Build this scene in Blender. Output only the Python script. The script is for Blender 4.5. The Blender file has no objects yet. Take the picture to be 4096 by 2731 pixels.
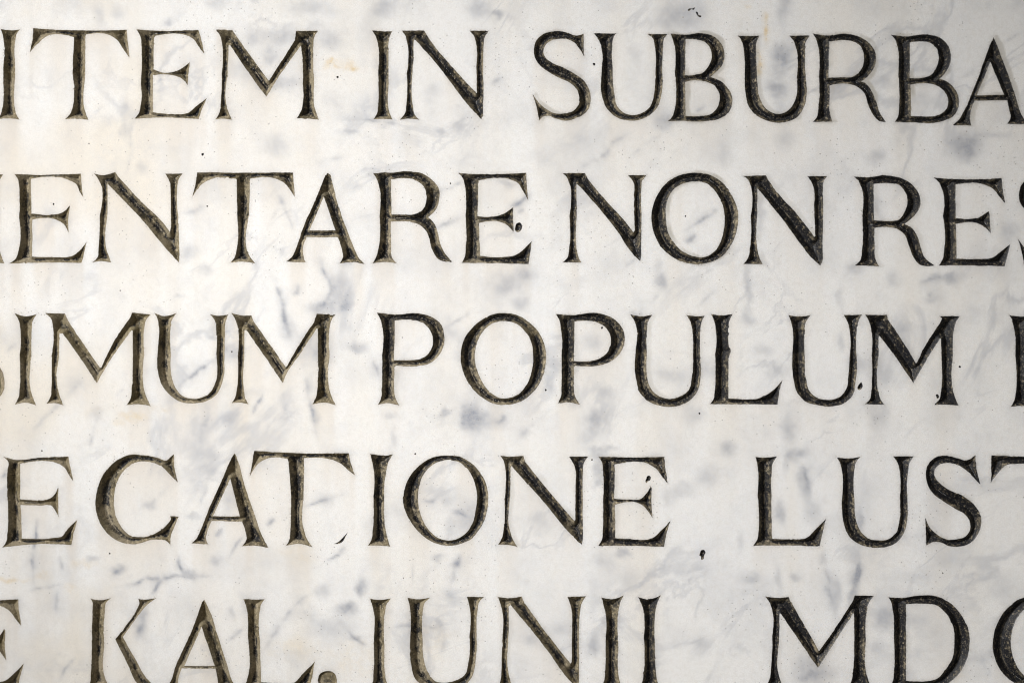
import bpy, math, random
import numpy as np
from mathutils import Vector, Matrix, noise as mnoise
from mathutils.geometry import delaunay_2d_cdt

sc = bpy.context.scene
rng = np.random.default_rng(11)
random.seed(5)

# ------------------------------------------------------------------ camera
W, H = 4096.0, 2731.0
PX = 0.00014                      # one photo pixel on the stone is 0.14 mm (capitals 50 mm tall)
FOCAL = 70.0
DIST = W * PX * FOCAL / 36.0
YAW, PITCH = math.radians(1.6), math.radians(-1.1)
cam_d = bpy.data.cameras.new("camera")
cam = bpy.data.objects.new("camera", cam_d)
sc.collection.objects.link(cam)
cam_d.lens = FOCAL
cam_d.sensor_width = 36.0
cam_d.clip_start = 0.01
cam_d.clip_end = 50
# stone face is the plane y = 0, camera on the -y side, aimed at its centre
R = Matrix.Rotation(YAW, 3, 'Z') @ Matrix.Rotation(math.radians(90) + PITCH, 3, 'X')
fwd = R @ Vector((0, 0, -1))
CENTRE = Vector((0, 0, 1.5))
cam.matrix_world = Matrix.Translation(CENTRE - fwd * DIST) @ R.to_4x4()
sc.camera = cam
cam_d.dof.use_dof = True
cam_d.dof.aperture_fstop = 2.4
sc.render.engine = 'CYCLES'
sc.cycles.pixel_filter_type = 'BLACKMAN_HARRIS'
sc.cycles.filter_width = 1.1
sc.render.resolution_x, sc.render.resolution_y = 1024, 682

# ------------------------------------------------------------------ light
world = bpy.data.worlds.new("World")
sc.world = world
world.use_nodes = True
bg = world.node_tree.nodes["Background"]
bg.inputs[0].default_value = (1.0, 0.95, 0.87, 1)
bg.inputs[1].default_value = 0.20
ld = bpy.data.lights.new("soft_lamp", 'SPOT')
ld.energy = 312
ld.color = (1.0, 0.992, 0.985)
ld.spot_size = math.radians(28.5)
ld.spot_blend = 1.0
ld.shadow_soft_size = 0.30
lo = bpy.data.objects.new("soft_lamp", ld)
sc.collection.objects.link(lo)
lo.location = (-1.35, -1.25, 2.28)
lo.rotation_euler = (Vector((-0.065, 0, 1.49)) - lo.location).to_track_quat('-Z', 'Y').to_euler()
sc.view_settings.view_transform = 'Standard'
sc.view_settings.look = 'None'
sc.view_settings.gamma = 1
sc.view_settings.exposure = 0.0

# ------------------------------------------------------------------ pixel -> stone face
Rn = np.array(R)
C0 = np.array(CENTRE - fwd * DIST)
def to_plane(u, v):
    s = 36.0 / FOCAL / W
    d = np.stack([(u - W / 2) * s, (H / 2 - v) * s, -np.ones_like(u)], -1) @ Rn.T
    t = (0.0 - C0[1]) / d[..., 1]
    return C0 + d * t[..., None]
fp = to_plane(np.array([1500.0]), np.array([1750.0]))[0]
cam_d.dof.focus_distance = float(np.dot(fp - C0, np.array(fwd)))

# ------------------------------------------------------------------ noise helpers (numpy)
def vnoise(x, y, seed):
    r = np.random.default_rng(seed).random((64, 64))
    xi, yi = np.floor(x).astype(int), np.floor(y).astype(int)
    fx, fy = x - xi, y - yi
    fx, fy = fx * fx * (3 - 2 * fx), fy * fy * (3 - 2 * fy)
    g = lambda a, b: r[b % 64, a % 64]
    return (g(xi, yi) * (1 - fx) + g(xi + 1, yi) * fx) * (1 - fy) + (g(xi, yi + 1) * (1 - fx) + g(xi + 1, yi + 1) * fx) * fy
def fbm(x, y, seed, o=4):
    s, a, t = 0, 1, 0
    for i in range(o):
        s = s + a * vnoise(x, y, seed + i); t += a
        x, y, a = x * 2.03 + 7.1, y * 2.03 + 3.7, a * 0.5
    return s / t

# ------------------------------------------------------------------ traced letter outlines
# each entry: character, crop origin, crop scale, loops of points ("~" = smooth point, otherwise a corner)
S1 = 1000 / 2352
S2 = 1096 / 2352
F = []
def T(ch, ox, oy, loops, s=S1, wear=None, ghost=0.0, dx=0, dy=0, kind='letter', row=0):
    out = []
    for lp in loops.split('/'):
        pts = []
        for tok in lp.split(','):
            tok = tok.strip()
            sm = tok.startswith('~')
            a, b = tok.lstrip('~').split()
            pts.append((ox + (float(a) + dx) * s, oy + (float(b) + dy) * s, sm))
        out.append(pts)
    F.append(dict(ch=ch, loops=out, wear=wear, ghost=ghost, kind=kind, row=row))

def ell(s):                      # a loop of smooth points only
    return ','.join('~' + t.strip() for t in s.split(','))

M1 = "150 92,305 98,~440 290,640 570,650 572,~760 400,895 190,905 106,1110 105,~1075 170,~1068 250,1074 600,~1080 830,1118 940,~1010 930,910 927,~950 860,~965 800,968 600,963 350,948 245,~820 420,700 600,625 728,~430 460,285 240,268 242,262 500,~256 830,300 940,~225 930,145 935,~180 880,~192 800,205 500,~207 220,~190 150"
SS = "553 130,552 230,556 345,~510 270,~460 210,~390 180,~320 180,~250 195,~195 240,~175 300,~190 350,~250 400,~360 450,~470 510,~560 580,~605 660,~618 740,~605 820,~550 890,~470 930,~380 948,~300 935,~220 905,~165 915,130 945,~115 850,75 705,~130 780,~200 840,~290 880,~370 882,~440 865,~495 810,~510 740,~490 660,~430 600,~330 550,~220 490,~140 430,~90 350,~82 280,~110 190,~180 130,~280 108,~380 115,~480 150,~520 145"
CC = "1635 110,1640 230,1672 372,~1600 300,~1520 225,~1420 185,~1330 175,~1240 200,~1150 280,~1090 400,~1070 540,~1090 680,~1140 790,~1220 870,~1320 885,~1420 870,~1510 820,~1580 760,~1610 710,1600 690,1680 695,~1640 790,~1610 860,1605 965,~1560 920,~1500 910,~1400 920,~1270 955,~1150 940,~1030 870,~950 770,~905 640,~900 510,~930 390,~1000 260,~1100 165,~1220 112,~1350 115,~1480 140,~1570 165,~1600 140"
E4 = "455 130,~700 138,1080 130,1085 230,1105 378,~1050 310,~1000 245,~940 205,610 205,605 525,~740 535,~860 525,~910 470,945 410,958 420,~955 560,965 705,~920 640,~870 585,610 580,615 895,~750 905,~970 890,~1040 830,1132 735,1095 860,1075 980,~800 970,455 968,~490 910,~495 850,500 500,~498 250,~485 180"

# row 1: ITEM IN SUBURBA
T('I', 0, 80, "3 85,~95 98,188 92,~155 135,~143 200,~142 500,~142 840,~155 890,185 941,~100 928,-22 938,~5 890,~22 820,~30 500,~36 200,~25 140", row=1)
T('T', 0, 80, "312 80,~700 100,1192 95,~1200 180,1218 355,~1170 290,~1100 190,~1050 155,808 138,803 160,~800 500,~795 840,~810 890,835 945,~730 930,612 935,~665 880,~683 820,683 500,695 165,650 150,~440 155,~390 190,280 310,~305 200", row=1)
T('E', 0, 80, "1285 92,~1600 105,1868 95,1890 170,1920 315,~1880 270,~1820 180,~1770 155,1460 150,1450 170,1443 465,~1560 500,~1690 470,1785 400,~1774 500,1765 615,~1700 545,~1620 520,1440 525,1438 868,~1600 885,~1780 870,~1850 810,1948 735,~1905 830,1870 935,~1600 920,1268 930,~1310 870,~1325 800,1325 600,~1330 250,~1318 150", row=1)
T('M', 800, 80, M1, row=1)
T('I', 800, 80, "1620 103,1810 110,~1780 170,~1775 260,1775 600,~1780 850,1812 940,~1720 932,1632 935,~1665 880,~1675 800,1675 500,~1672 220,~1650 150", row=1)
T('N', 1400, 80, "490 103,695 100,~780 230,~960 440,1188 690,1195 690,1188 450,~1185 220,~1165 150,1125 103,1308 103,~1265 170,~1258 240,1255 600,1253 900,1235 935,~1100 790,~860 470,610 185,600 195,597 400,~595 820,~610 890,650 940,~560 930,470 940,~515 880,~528 800,535 500,~540 220,~520 150", row=1)
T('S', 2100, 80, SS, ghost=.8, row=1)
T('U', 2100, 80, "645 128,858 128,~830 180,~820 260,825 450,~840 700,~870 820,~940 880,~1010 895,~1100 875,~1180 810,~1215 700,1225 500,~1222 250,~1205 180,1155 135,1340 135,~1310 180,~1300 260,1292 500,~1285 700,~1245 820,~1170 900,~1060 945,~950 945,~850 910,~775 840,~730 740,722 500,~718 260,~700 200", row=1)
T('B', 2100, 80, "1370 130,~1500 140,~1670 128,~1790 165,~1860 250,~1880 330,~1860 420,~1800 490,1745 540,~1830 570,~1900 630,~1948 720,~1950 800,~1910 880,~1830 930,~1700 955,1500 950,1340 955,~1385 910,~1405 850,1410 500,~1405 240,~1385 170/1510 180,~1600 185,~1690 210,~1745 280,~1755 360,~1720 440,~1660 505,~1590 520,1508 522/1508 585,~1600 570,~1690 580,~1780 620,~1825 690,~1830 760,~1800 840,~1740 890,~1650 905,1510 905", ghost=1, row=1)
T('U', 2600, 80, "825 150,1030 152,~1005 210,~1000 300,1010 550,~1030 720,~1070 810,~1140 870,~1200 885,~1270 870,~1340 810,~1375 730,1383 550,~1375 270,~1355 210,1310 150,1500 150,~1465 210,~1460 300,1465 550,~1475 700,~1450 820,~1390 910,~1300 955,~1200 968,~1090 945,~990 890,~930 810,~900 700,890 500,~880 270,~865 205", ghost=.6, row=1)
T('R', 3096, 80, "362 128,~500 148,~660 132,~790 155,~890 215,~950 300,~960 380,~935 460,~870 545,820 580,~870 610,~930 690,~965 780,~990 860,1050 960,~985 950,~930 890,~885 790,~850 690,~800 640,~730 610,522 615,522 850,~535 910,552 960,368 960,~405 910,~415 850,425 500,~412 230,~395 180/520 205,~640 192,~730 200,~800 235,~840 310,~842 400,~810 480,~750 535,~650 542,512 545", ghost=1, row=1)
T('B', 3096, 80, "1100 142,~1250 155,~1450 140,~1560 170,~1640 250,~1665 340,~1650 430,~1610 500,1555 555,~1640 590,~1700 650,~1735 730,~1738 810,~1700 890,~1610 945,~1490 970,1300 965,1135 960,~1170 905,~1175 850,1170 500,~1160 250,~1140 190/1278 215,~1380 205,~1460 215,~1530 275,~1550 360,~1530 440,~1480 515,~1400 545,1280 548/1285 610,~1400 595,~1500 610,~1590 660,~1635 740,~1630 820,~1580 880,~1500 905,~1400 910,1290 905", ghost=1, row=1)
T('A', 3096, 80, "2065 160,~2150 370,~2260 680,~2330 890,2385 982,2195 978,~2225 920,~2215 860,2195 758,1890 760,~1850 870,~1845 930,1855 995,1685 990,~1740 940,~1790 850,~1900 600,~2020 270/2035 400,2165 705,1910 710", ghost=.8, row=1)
# row 2: MENTARE NON RES
T('M', 0, 650, M1, dx=-1080, dy=8, row=2)
T('E', 0, 650, "135 110,~400 118,762 105,768 200,782 325,~745 270,~720 210,~660 170,290 155,295 480,~430 490,~560 480,~610 455,660 400,~645 500,~640 560,645 660,~610 590,~530 540,305 538,303 885,~500 890,~700 870,~760 820,815 745,785 880,765 945,~400 942,85 950,~150 900,~175 830,180 500,~180 230,~170 160", row=2)
T('N', 0, 650, "885 105,~980 118,1085 90,1110 130,~1300 340,~1560 600,1600 662,1610 600,1605 300,~1595 190,1555 105,1718 105,~1680 170,~1668 250,1675 500,1690 860,1685 945,~1590 840,~1300 500,1015 205,1012 212,1010 500,~1005 830,1045 940,~950 930,870 940,~915 890,~928 800,940 500,~945 200,~920 150", row=2)
T('T', 700, 650, "210 95,660 97,1112 95,1120 220,1130 335,~1085 260,~1030 195,~970 160,705 155,698 500,~690 850,~710 890,752 948,~630 935,512 945,~560 890,~578 830,585 500,580 170,575 155,~320 165,~260 200,158 335,~190 220", row=2)
T('A', 700, 650, "1435 100,1465 120,~1520 350,~1620 640,~1690 820,~1730 900,1790 958,~1660 940,1548 950,~1580 890,~1570 820,1530 705,1240 700,~1205 800,~1205 870,1230 940,1045 932,~1100 890,~1140 800,~1200 630,~1350 280,1410 130/1400 320,1510 640,1265 640", row=2)
T('R', 1400, 650, "215 100,~400 95,~570 85,~690 110,~790 180,~840 260,~840 350,~810 440,735 515,~790 570,~830 670,~850 770,~890 850,960 935,~900 935,~830 910,~775 820,~745 720,~710 640,~640 580,~560 558,385 558,385 850,~400 900,445 950,~330 938,212 950,~250 880,~270 800,278 500,~275 230,~250 150/385 158,~500 150,~600 160,~680 210,~718 290,~715 380,~680 450,~600 487,~500 490,390 488", row=2)
T('E', 1400, 650, "1020 100,~1200 110,1658 98,1662 200,1675 355,~1630 270,~1580 195,~1520 165,1210 170,1200 505,~1350 510,~1450 480,1535 420,~1535 520,1538 650,~1480 590,~1420 560,1215 570,1225 880,~1400 890,~1560 870,~1640 810,1710 740,1695 850,1680 955,~1400 948,1050 945,~1080 880,~1090 800,1088 500,~1080 230,~1060 150", ghost=.2, row=2)
T('N', 2200, 650, "122 103,330 100,355 150,~500 330,~700 550,785 655,795 640,790 300,~785 190,732 120,910 120,~870 175,~860 250,862 500,858 880,848 925,~800 880,~600 600,255 200,250 212,252 500,~255 830,~270 890,298 942,118 940,~165 890,~180 820,182 500,~180 190,~160 140", row=2)
T('O', 2200, 650, ell("1370 97,1500 115,1620 190,1710 310,1765 450,1765 600,1715 760,1620 880,1500 940,1370 957,1240 935,1110 860,1010 740,960 590,955 470,1000 330,1090 200,1220 120") + '/' + ell("1370 178,1470 195,1560 280,1625 400,1645 530,1625 680,1560 820,1480 880,1380 890,1270 850,1170 760,1110 650,1090 520,1100 380,1160 260,1260 195"), ghost=1, row=2)
T('N', 3096, 650, "-295 128,-77 122,-57 165,~73 330,~210 480,380 700,388 690,375 400,~360 200,312 130,500 130,~465 190,~462 270,462 500,458 930,435 972,~350 890,~100 560,-152 245,-157 255,-157 500,~-152 830,~-137 890,-107 957,-292 957,~-242 890,~-227 820,-219 500,~-227 200,~-247 160", ghost=.3, row=2)
T('R', 3096, 650, "748 132,~880 140,~1060 122,~1200 150,~1310 220,~1370 310,~1380 390,~1340 480,~1280 540,1225 580,~1300 620,~1350 700,~1380 800,~1410 880,1505 968,~1440 975,~1370 960,~1310 890,~1270 780,~1230 680,~1160 625,~1080 610,945 615,945 850,~955 910,990 978,762 968,~810 920,~825 850,830 500,~820 230,~795 180/940 205,~1080 195,~1180 215,~1240 290,~1255 380,~1230 460,~1180 535,~1080 550,940 545", ghost=.3, row=2)
T('E', 3096, 650, "1495 140,~1650 155,2138 148,2150 230,2172 380,~2120 320,~2060 250,~1990 215,1708 205,1710 525,~1850 530,~1940 510,2025 450,~2030 560,2040 665,~1985 610,~1920 575,1712 578,1718 905,~1900 910,~2060 890,~2130 840,2225 765,2195 880,2172 975,~1900 970,1550 970,~1585 910,~1600 840,1590 500,~1580 250,~1550 190", ghost=.3, row=2)
T('S', 3096, 650, SS, dx=2222, dy=16, row=2)
# row 3: SIMUM POPULUM I
T('S', 0, 1210, SS, dx=-574, dy=14, row=3)
T('I', 0, 1210, "135 100,~240 130,352 105,~310 170,~300 250,298 500,~295 850,338 965,~240 940,138 960,~175 890,~185 800,185 500,~190 230,~175 160", row=3)
T('M', 0, 1210, "425 100,610 105,640 170,~780 380,940 610,952 610,~1100 320,1220 150,1245 95,1415 115,~1375 160,~1360 230,1355 500,~1360 830,1418 975,~1300 955,1188 965,~1230 900,~1240 800,1250 500,1247 265,1235 265,~1050 520,912 758,~760 530,590 290,562 292,555 500,~548 830,597 965,~520 945,435 950,~475 890,~482 800,488 500,~497 220,~480 150", row=3)
T('U', 0, 1210, "1448 95,~1550 125,1662 98,~1615 170,~1605 260,1608 500,~1615 700,~1650 800,~1720 880,~1800 905,~1900 890,~1980 840,~2025 750,2035 500,~2035 260,~2020 170,1975 110,~2060 122,2150 110,~2120 190,~2115 300,2112 600,~2090 760,~2030 870,~1930 930,~1800 945,~1690 930,~1590 860,~1520 770,~1490 680,1488 400,~1490 200,~1480 150", row=3)
T('M', 600, 1210, "765 98,~850 120,955 120,975 180,~1090 340,1278 605,1290 592,~1400 400,1545 180,1570 105,1745 115,~1705 170,~1690 250,1690 500,~1692 830,1745 962,~1640 940,1530 955,~1565 880,~1575 800,1580 500,1580 245,1565 245,~1400 500,~1290 660,1250 758,~1150 610,905 258,890 262,888 500,~885 830,~895 890,925 955,~850 940,770 945,~805 880,~820 800,825 500,~825 230,~805 160", row=3)
T('P', 1450, 1210, "135 95,~300 112,~540 103,~660 140,~740 210,~768 310,~755 430,~700 520,~610 580,~500 600,320 592,300 605,298 800,~305 880,347 968,~245 945,143 962,~175 890,~182 800,185 500,~188 230,~165 150/305 170,~420 160,~530 175,~610 225,~655 310,~655 410,~620 480,~560 525,~450 540,298 540", ghost=.2, row=3)
T('O', 1450, 1210, ell("1350 97,1460 120,1580 195,1670 300,1720 430,1725 570,1690 710,1610 840,1500 925,1370 960,1240 950,1110 880,1000 760,940 630,925 480,945 370,1030 240,1130 160,1240 108") + '/' + ell("1350 172,1440 195,1530 270,1585 370,1605 490,1595 620,1550 760,1470 860,1380 895,1290 895,1190 830,1110 710,1065 580,1060 460,1090 350,1160 245,1250 185"), ghost=.15, row=3)
T('P', 2200, 1210, "50 105,~200 118,~440 100,~560 130,~650 195,~700 300,~695 400,~650 490,~580 550,~480 588,240 592,225 605,225 800,~235 880,283 960,~180 940,75 945,~105 880,~108 800,110 500,~105 250,~85 160/232 178,~340 170,~440 185,~520 230,~565 300,~572 380,~545 460,~480 520,~390 548,225 548", ghost=.2, row=3)
T('U', 2200, 1210, "757 112,~860 130,960 117,~925 180,~915 250,910 500,~915 700,~950 810,~1030 880,~1130 905,~1230 880,~1305 820,~1335 700,1345 500,~1335 250,~1320 180,1280 115,~1370 128,1455 125,~1425 190,~1415 280,1415 550,~1415 720,~1380 850,~1300 930,~1180 975,~1060 975,~930 930,~850 850,~810 720,805 450,~812 230,~795 175", ghost=.45, row=3)
T('L', 2200, 1210, "1515 108,~1600 118,1725 105,~1690 170,~1678 250,1682 415,~1697 440,~1690 495,1680 530,1680 900,~1830 910,~1960 900,~2050 860,2190 722,2160 830,2140 958,~1850 955,1505 955,~1540 900,~1550 830,1555 500,~1560 250,~1540 160", row=3)
T('U', 3096, 1210, "135 118,~240 130,345 118,~300 190,~290 280,293 550,~305 750,~340 840,~420 900,~520 915,~610 890,~680 810,~700 680,712 500,~710 260,~690 180,655 115,828 115,~795 180,~780 270,780 550,~768 750,~735 880,~660 945,~540 975,~420 965,~300 930,~220 850,~185 730,175 450,~175 250,~160 180", ghost=.15, row=3)
T('M', 3096, 1210, "860 115,1062 115,1075 165,~1200 350,1335 570,1345 562,~1400 450,1560 190,1580 150,1555 128,1748 128,~1710 190,~1690 270,1685 500,~1690 850,1737 968,~1620 958,1510 960,~1560 900,~1572 830,1575 500,1572 337,1560 340,~1400 600,1312 758,~1150 520,990 310,983 317,985 500,~985 850,~1000 900,1040 960,855 955,~905 900,~915 830,918 500,~912 240,~890 170", ghost=.15, row=3)
T('I', 3096, 1210, "2210 115,~2310 130,2430 125,~2390 190,~2378 270,2378 500,~2380 850,2440 980,~2330 970,2228 978,~2262 920,~2275 850,2270 500,~2260 260,~2240 180", row=3)
# row 4: ECATIONE LUST
T('E', 0, 1770, "30 132,~120 155,~400 140,645 130,650 180,688 360,~650 300,~600 230,~560 205,190 195,190 530,~330 540,~440 535,~490 510,548 420,~548 540,552 700,~520 640,~480 590,~380 590,195 585,205 900,~330 905,~500 895,~580 880,~620 830,730 718,700 830,672 960,~400 950,20 985,~60 920,~70 850,68 500,~72 250,~80 180", row=4)
T('C', 0, 1770, CC, row=4)
T('A', 700, 1770, "560 100,580 130,~610 230,~660 420,~750 680,~800 830,878 985,~760 970,630 972,~670 910,~665 850,630 740,345 735,~300 850,~295 910,315 955,155 945,~200 900,~240 820,~310 640,~440 350,530 150/520 335,610 690,355 690", row=4)
T('T', 700, 1770, "745 75,~1100 95,1635 97,1650 180,1695 308,~1620 250,~1560 195,~1490 165,1215 145,1210 500,~1215 830,~1235 890,1292 980,~1160 950,1048 968,~1080 900,~1085 830,1090 500,1070 180,1060 150,~880 145,~820 170,700 320,~720 230", row=4)
T('I', 1400, 1770, "187 102,~300 118,410 105,~360 190,~335 300,~322 600,~335 830,378 975,~270 965,165 968,~205 900,~215 820,222 500,~222 250,~205 170", row=4)
T('O', 1400, 1770, ell("920 122,1040 135,1140 190,1230 290,1285 400,1300 540,1280 680,1220 810,1130 910,1020 955,910 967,790 940,680 870,590 770,520 640,500 540,520 410,590 280,690 185,800 130") + '/' + ell("930 163,1030 185,1110 250,1165 350,1195 480,1185 620,1150 760,1090 850,1000 905,930 918,840 900,750 830,690 740,650 620,640 500,665 360,730 250,820 185"), row=4)
T('N', 1400, 1770, "1412 120,~1520 130,1630 122,1650 180,~1800 370,2112 735,2120 722,2122 400,~2115 230,2062 130,2240 130,~2195 200,~2190 280,2190 500,2192 900,2182 962,~2050 830,~1850 590,1520 220,1512 240,1508 500,~1505 830,~1525 890,1578 980,~1480 960,1393 958,~1435 880,~1448 800,1455 500,~1458 230,~1440 160", ghost=.35, row=4)
T('E', 2200, 1770, E4, ghost=.35, row=4)
T('L', 3096, 1770, "-179 130,~-87 138,25 130,~-12 200,~-22 280,-25 500,-22 860,-15 902,~150 905,~320 885,~385 820,490 712,455 850,430 975,~200 968,-195 968,~-157 900,~-148 840,-152 500,~-152 250,~-162 180", row=4)
T('U', 3096, 1770, "585 135,~700 148,812 132,~770 190,~755 270,760 550,~775 740,~820 840,~900 905,~990 918,~1080 905,~1150 840,~1180 720,1185 500,~1178 250,~1160 190,1115 125,1318 128,~1275 190,~1262 270,1255 550,~1252 720,~1220 850,~1150 940,~1040 982,~930 985,~800 950,~700 870,~655 750,640 500,~640 260,~625 200", row=4)
T('S', 3096, 1770, "1895 118,1905 250,1940 390,~1870 320,~1800 250,~1720 205,~1640 190,~1560 205,~1510 260,~1515 320,~1570 390,~1660 450,~1780 500,~1880 580,~1940 670,~1950 770,~1920 860,~1850 940,~1740 978,~1640 970,~1560 935,~1490 935,1435 962,1430 830,1425 710,~1460 790,~1530 860,~1620 905,~1720 905,~1800 880,~1845 810,~1840 740,~1790 670,~1700 615,~1580 540,~1490 470,~1440 380,~1428 290,~1460 190,~1540 130,~1630 122,~1730 145,~1810 165,~1860 145", ghost=.3, row=4)
T('T', 3096, 1770, "2045 118,~2500 135,2950 125,2960 250,2975 375,~2920 300,~2870 230,~2800 205,2560 198,2555 850,~2575 910,2620 985,~2500 970,2380 978,~2430 920,~2445 850,2445 198,~2280 198,~2180 215,~2120 270,2040 375,~2044 250", ghost=1, row=4)
# row 5: E KAL. IUNII MDC
T('E', 0, 2331, E4, dx=-908, dy=20, row=5)
T('K', 0, 2331, "845 140,~930 160,1050 138,~1000 180,~985 280,980 600,~985 880,1030 985,~930 985,820 990,~850 920,~855 850,862 500,~870 250,~870 180/1300 145,~1360 155,1472 138,~1400 190,~1250 370,1155 505,~1260 690,~1370 880,1480 990,1345 992,~1285 935,~1200 760,1085 525,~1200 380,~1290 240,~1310 190", row=5)
T('A', 600, 2331, "510 155,~545 220,~640 500,~730 780,~780 930,840 1005,~720 995,600 1000,~640 960,~640 930,615 803,300 800,~265 900,275 985,140 985,~190 930,~240 780,~380 480,490 180/485 410,610 777,325 775", row=5)
T('L', 600, 2331, "878 148,~970 155,1078 150,~1045 200,~1030 280,1035 550,1045 932,~1200 938,~1360 930,~1430 860,1552 735,1530 850,1500 990,~1200 985,860 990,~905 930,~920 880,920 500,~910 250,~895 190", row=5)
T('.', 600, 2331, ell("1665 825,1730 845,1755 900,1745 960,1665 990,1600 965,1575 910,1600 850"), kind='dot', row=5)
T('I', 1400, 2331, "188 145,~290 155,385 142,~345 200,~328 290,325 600,~330 850,~345 930,390 990,~290 985,180 990,~215 920,~220 850,225 500,~222 260,~205 190", row=5)
T('U', 1400, 2331, "540 135,~630 150,750 138,~700 190,~685 270,685 550,~695 720,~740 850,~800 920,~890 935,~990 915,~1080 860,~1115 740,1125 500,~1130 260,~1115 180,1098 125,1258 130,~1215 180,~1200 260,1195 550,~1180 740,~1150 870,~1080 960,~950 1005,~820 1005,~690 970,~610 890,~575 760,565 500,~568 260,~555 190", row=5)
T('N', 1400, 2331, "1385 125,~1500 138,1615 125,1640 180,~1760 350,2075 755,2085 740,2088 400,~2082 230,2048 130,2220 122,~2180 190,~2165 270,2155 500,2155 930,2140 985,~2080 930,~1850 620,1510 205,1495 220,1492 500,~1490 850,1530 990,1390 990,~1420 900,1425 800,1435 500,~1430 250,~1410 180", ghost=.25, row=5)
T('I', 1900, 2331, "1188 135,~1290 150,1398 115,~1365 190,~1350 270,1350 600,~1350 850,~1365 930,1400 990,1180 990,~1215 920,~1222 850,1230 500,~1222 250,~1205 190", row=5)
T('I', 1900, 2331, "1535 130,~1640 150,1748 112,~1715 190,~1698 280,1695 600,~1705 850,~1720 930,1760 990,1540 990,~1575 920,~1585 850,1590 500,~1585 260,~1565 190", row=5)
T('M', 3000, 2331, "130 115,~230 125,330 115,350 160,~450 330,592 580,602 570,~700 430,880 160,900 105,1065 108,~1020 170,~1000 260,995 500,~1000 770,1040 890,~940 880,850 890,~875 830,~885 750,895 450,892 257,883 262,~750 470,585 730,~430 500,262 260,254 270,250 500,~245 780,285 890,130 890,~165 830,~178 750,190 450,~190 230,~165 160", s=S2, ghost=.2, row=5)
T('D', 3000, 2331, "1185 118,~1300 125,~1450 105,~1600 112,~1720 170,~1820 280,~1875 400,~1885 530,~1850 680,~1780 790,~1680 870,~1550 905,1400 900,1190 900,~1225 840,~1235 760,1235 450,~1225 230,~1210 160/1340 180,~1480 175,~1600 190,~1690 270,~1745 380,~1755 500,~1740 630,~1680 740,~1600 820,~1500 840,1340 835", s=S2, ghost=.2, row=5)
T('C', 3589, 2337, CC, row=5)
# chips and pits knocked out of the face
T('', 1400, 650, ell("1565 578,1600 566,1617 595,1607 640,1575 655,1556 640,1556 605"), kind='chip', row=2)
T('', 3096, 1210, "784 795,~805 762,822 745,~832 795,~800 822,784 812", kind='chip', row=3)
T('', 3096, 1210, ell("1523 866,1540 862,1550 874,1552 892,1536 902,1528 886"), kind='chip', row=3)
T('', 2200, 1770, ell("912 318,935 309,948 325,942 350,922 362,906 378,898 357,907 338"), kind='chip', row=4)
Q = {i + 1: (1348 * (i % 3), 900 * (i // 3)) for i in range(9)}
QS = 1400 / 2352
for q, cx, cy, r in [(2, 1727, 432, 9), (1, 1362, 1038, 9), (1, 598, 966, 5), (4, 1558, 851, 6), (5, 1780, 690, 7),
                     (1, 1392, 1386, 6), (3, 77, 1452, 6), (7, 738, 693, 6), (6, 170, 1265, 7), (9, 1806, 824, 5),
                     (2, 763, 1233, 5), (5, 1402, 1108, 7), (4, 808, 440, 4), (6, 1920, 952, 7), (8, 446, 857, 4),
                     (1, 360, 1372, 7), (7, 282, 4, 6), (8, 525, 24, 6), (8, 1714, 64, 6), (1, 2268, 520, 7)]:
    pts = ell(','.join('%f %f' % (cx + r * random.uniform(.7, 1.15) * math.cos(a), cy + r * random.uniform(.8, 1.3) * math.sin(a))
                       for a in [k * math.tau / 7 for k in range(7)]))
    T('', Q[q][0], Q[q][1], pts, s=QS, kind='chip')
T('', *Q[9], ell("182 672,200 668,212 686,204 704,196 732,184 735,180 712,172 708,175 690"), s=QS, kind='chip')
T('', *Q[3], ell("92 72,104 58,122 60,140 52,132 68,118 64,100 76"), s=QS, kind='chip')
T('', *Q[3], ell("148 80,158 84,166 102,184 110,180 118,162 112,152 98"), s=QS, kind='chip')
T('', *Q[7], "2240 628,~2272 615,~2302 588,2338 548,~2318 588,~2302 614,~2272 629", s=QS, kind='chip')

# ------------------------------------------------------------------ outlines -> dense loops
def dense(pts, step=4.0):
    n = len(pts); P = np.array([(a, b) for a, b, _ in pts]); sm = [p[2] for p in pts]; out = []
    def tan(i, seg0, seg1):
        a, b, c = P[i - 1], P[i], P[(i + 1) % n]
        l0, l1 = np.linalg.norm(b - a) + 1e-6, np.linalg.norm(c - b) + 1e-6
        d = ((b - a) / l0 * l1 + (c - b) / l1 * l0) / (l0 + l1)
        return d
    for i in range(n):
        j = (i + 1) % n
        p0, p1 = P[i], P[j]; ch = p1 - p0; L = np.linalg.norm(ch)
        t0 = tan(i, 0, 1) * L if sm[i] else None
        t1 = tan(j, 0, 1) * L if sm[j] else None
        if t0 is None and t1 is None: t0 = t1 = ch
        elif t0 is None: t0 = 1.5 * ch - 0.5 * t1
        elif t1 is None: t1 = 1.5 * ch - 0.5 * t0
        m = max(1, int(round(L / step)))
        for k in range(m):
            t = k / m
            out.append((2*t**3-3*t**2+1) * p0 + (t**3-2*t**2+t) * t0 + (-2*t**3+3*t**2) * p1 + (t**3-t**2) * t1)
    return np.array(out)
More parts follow.
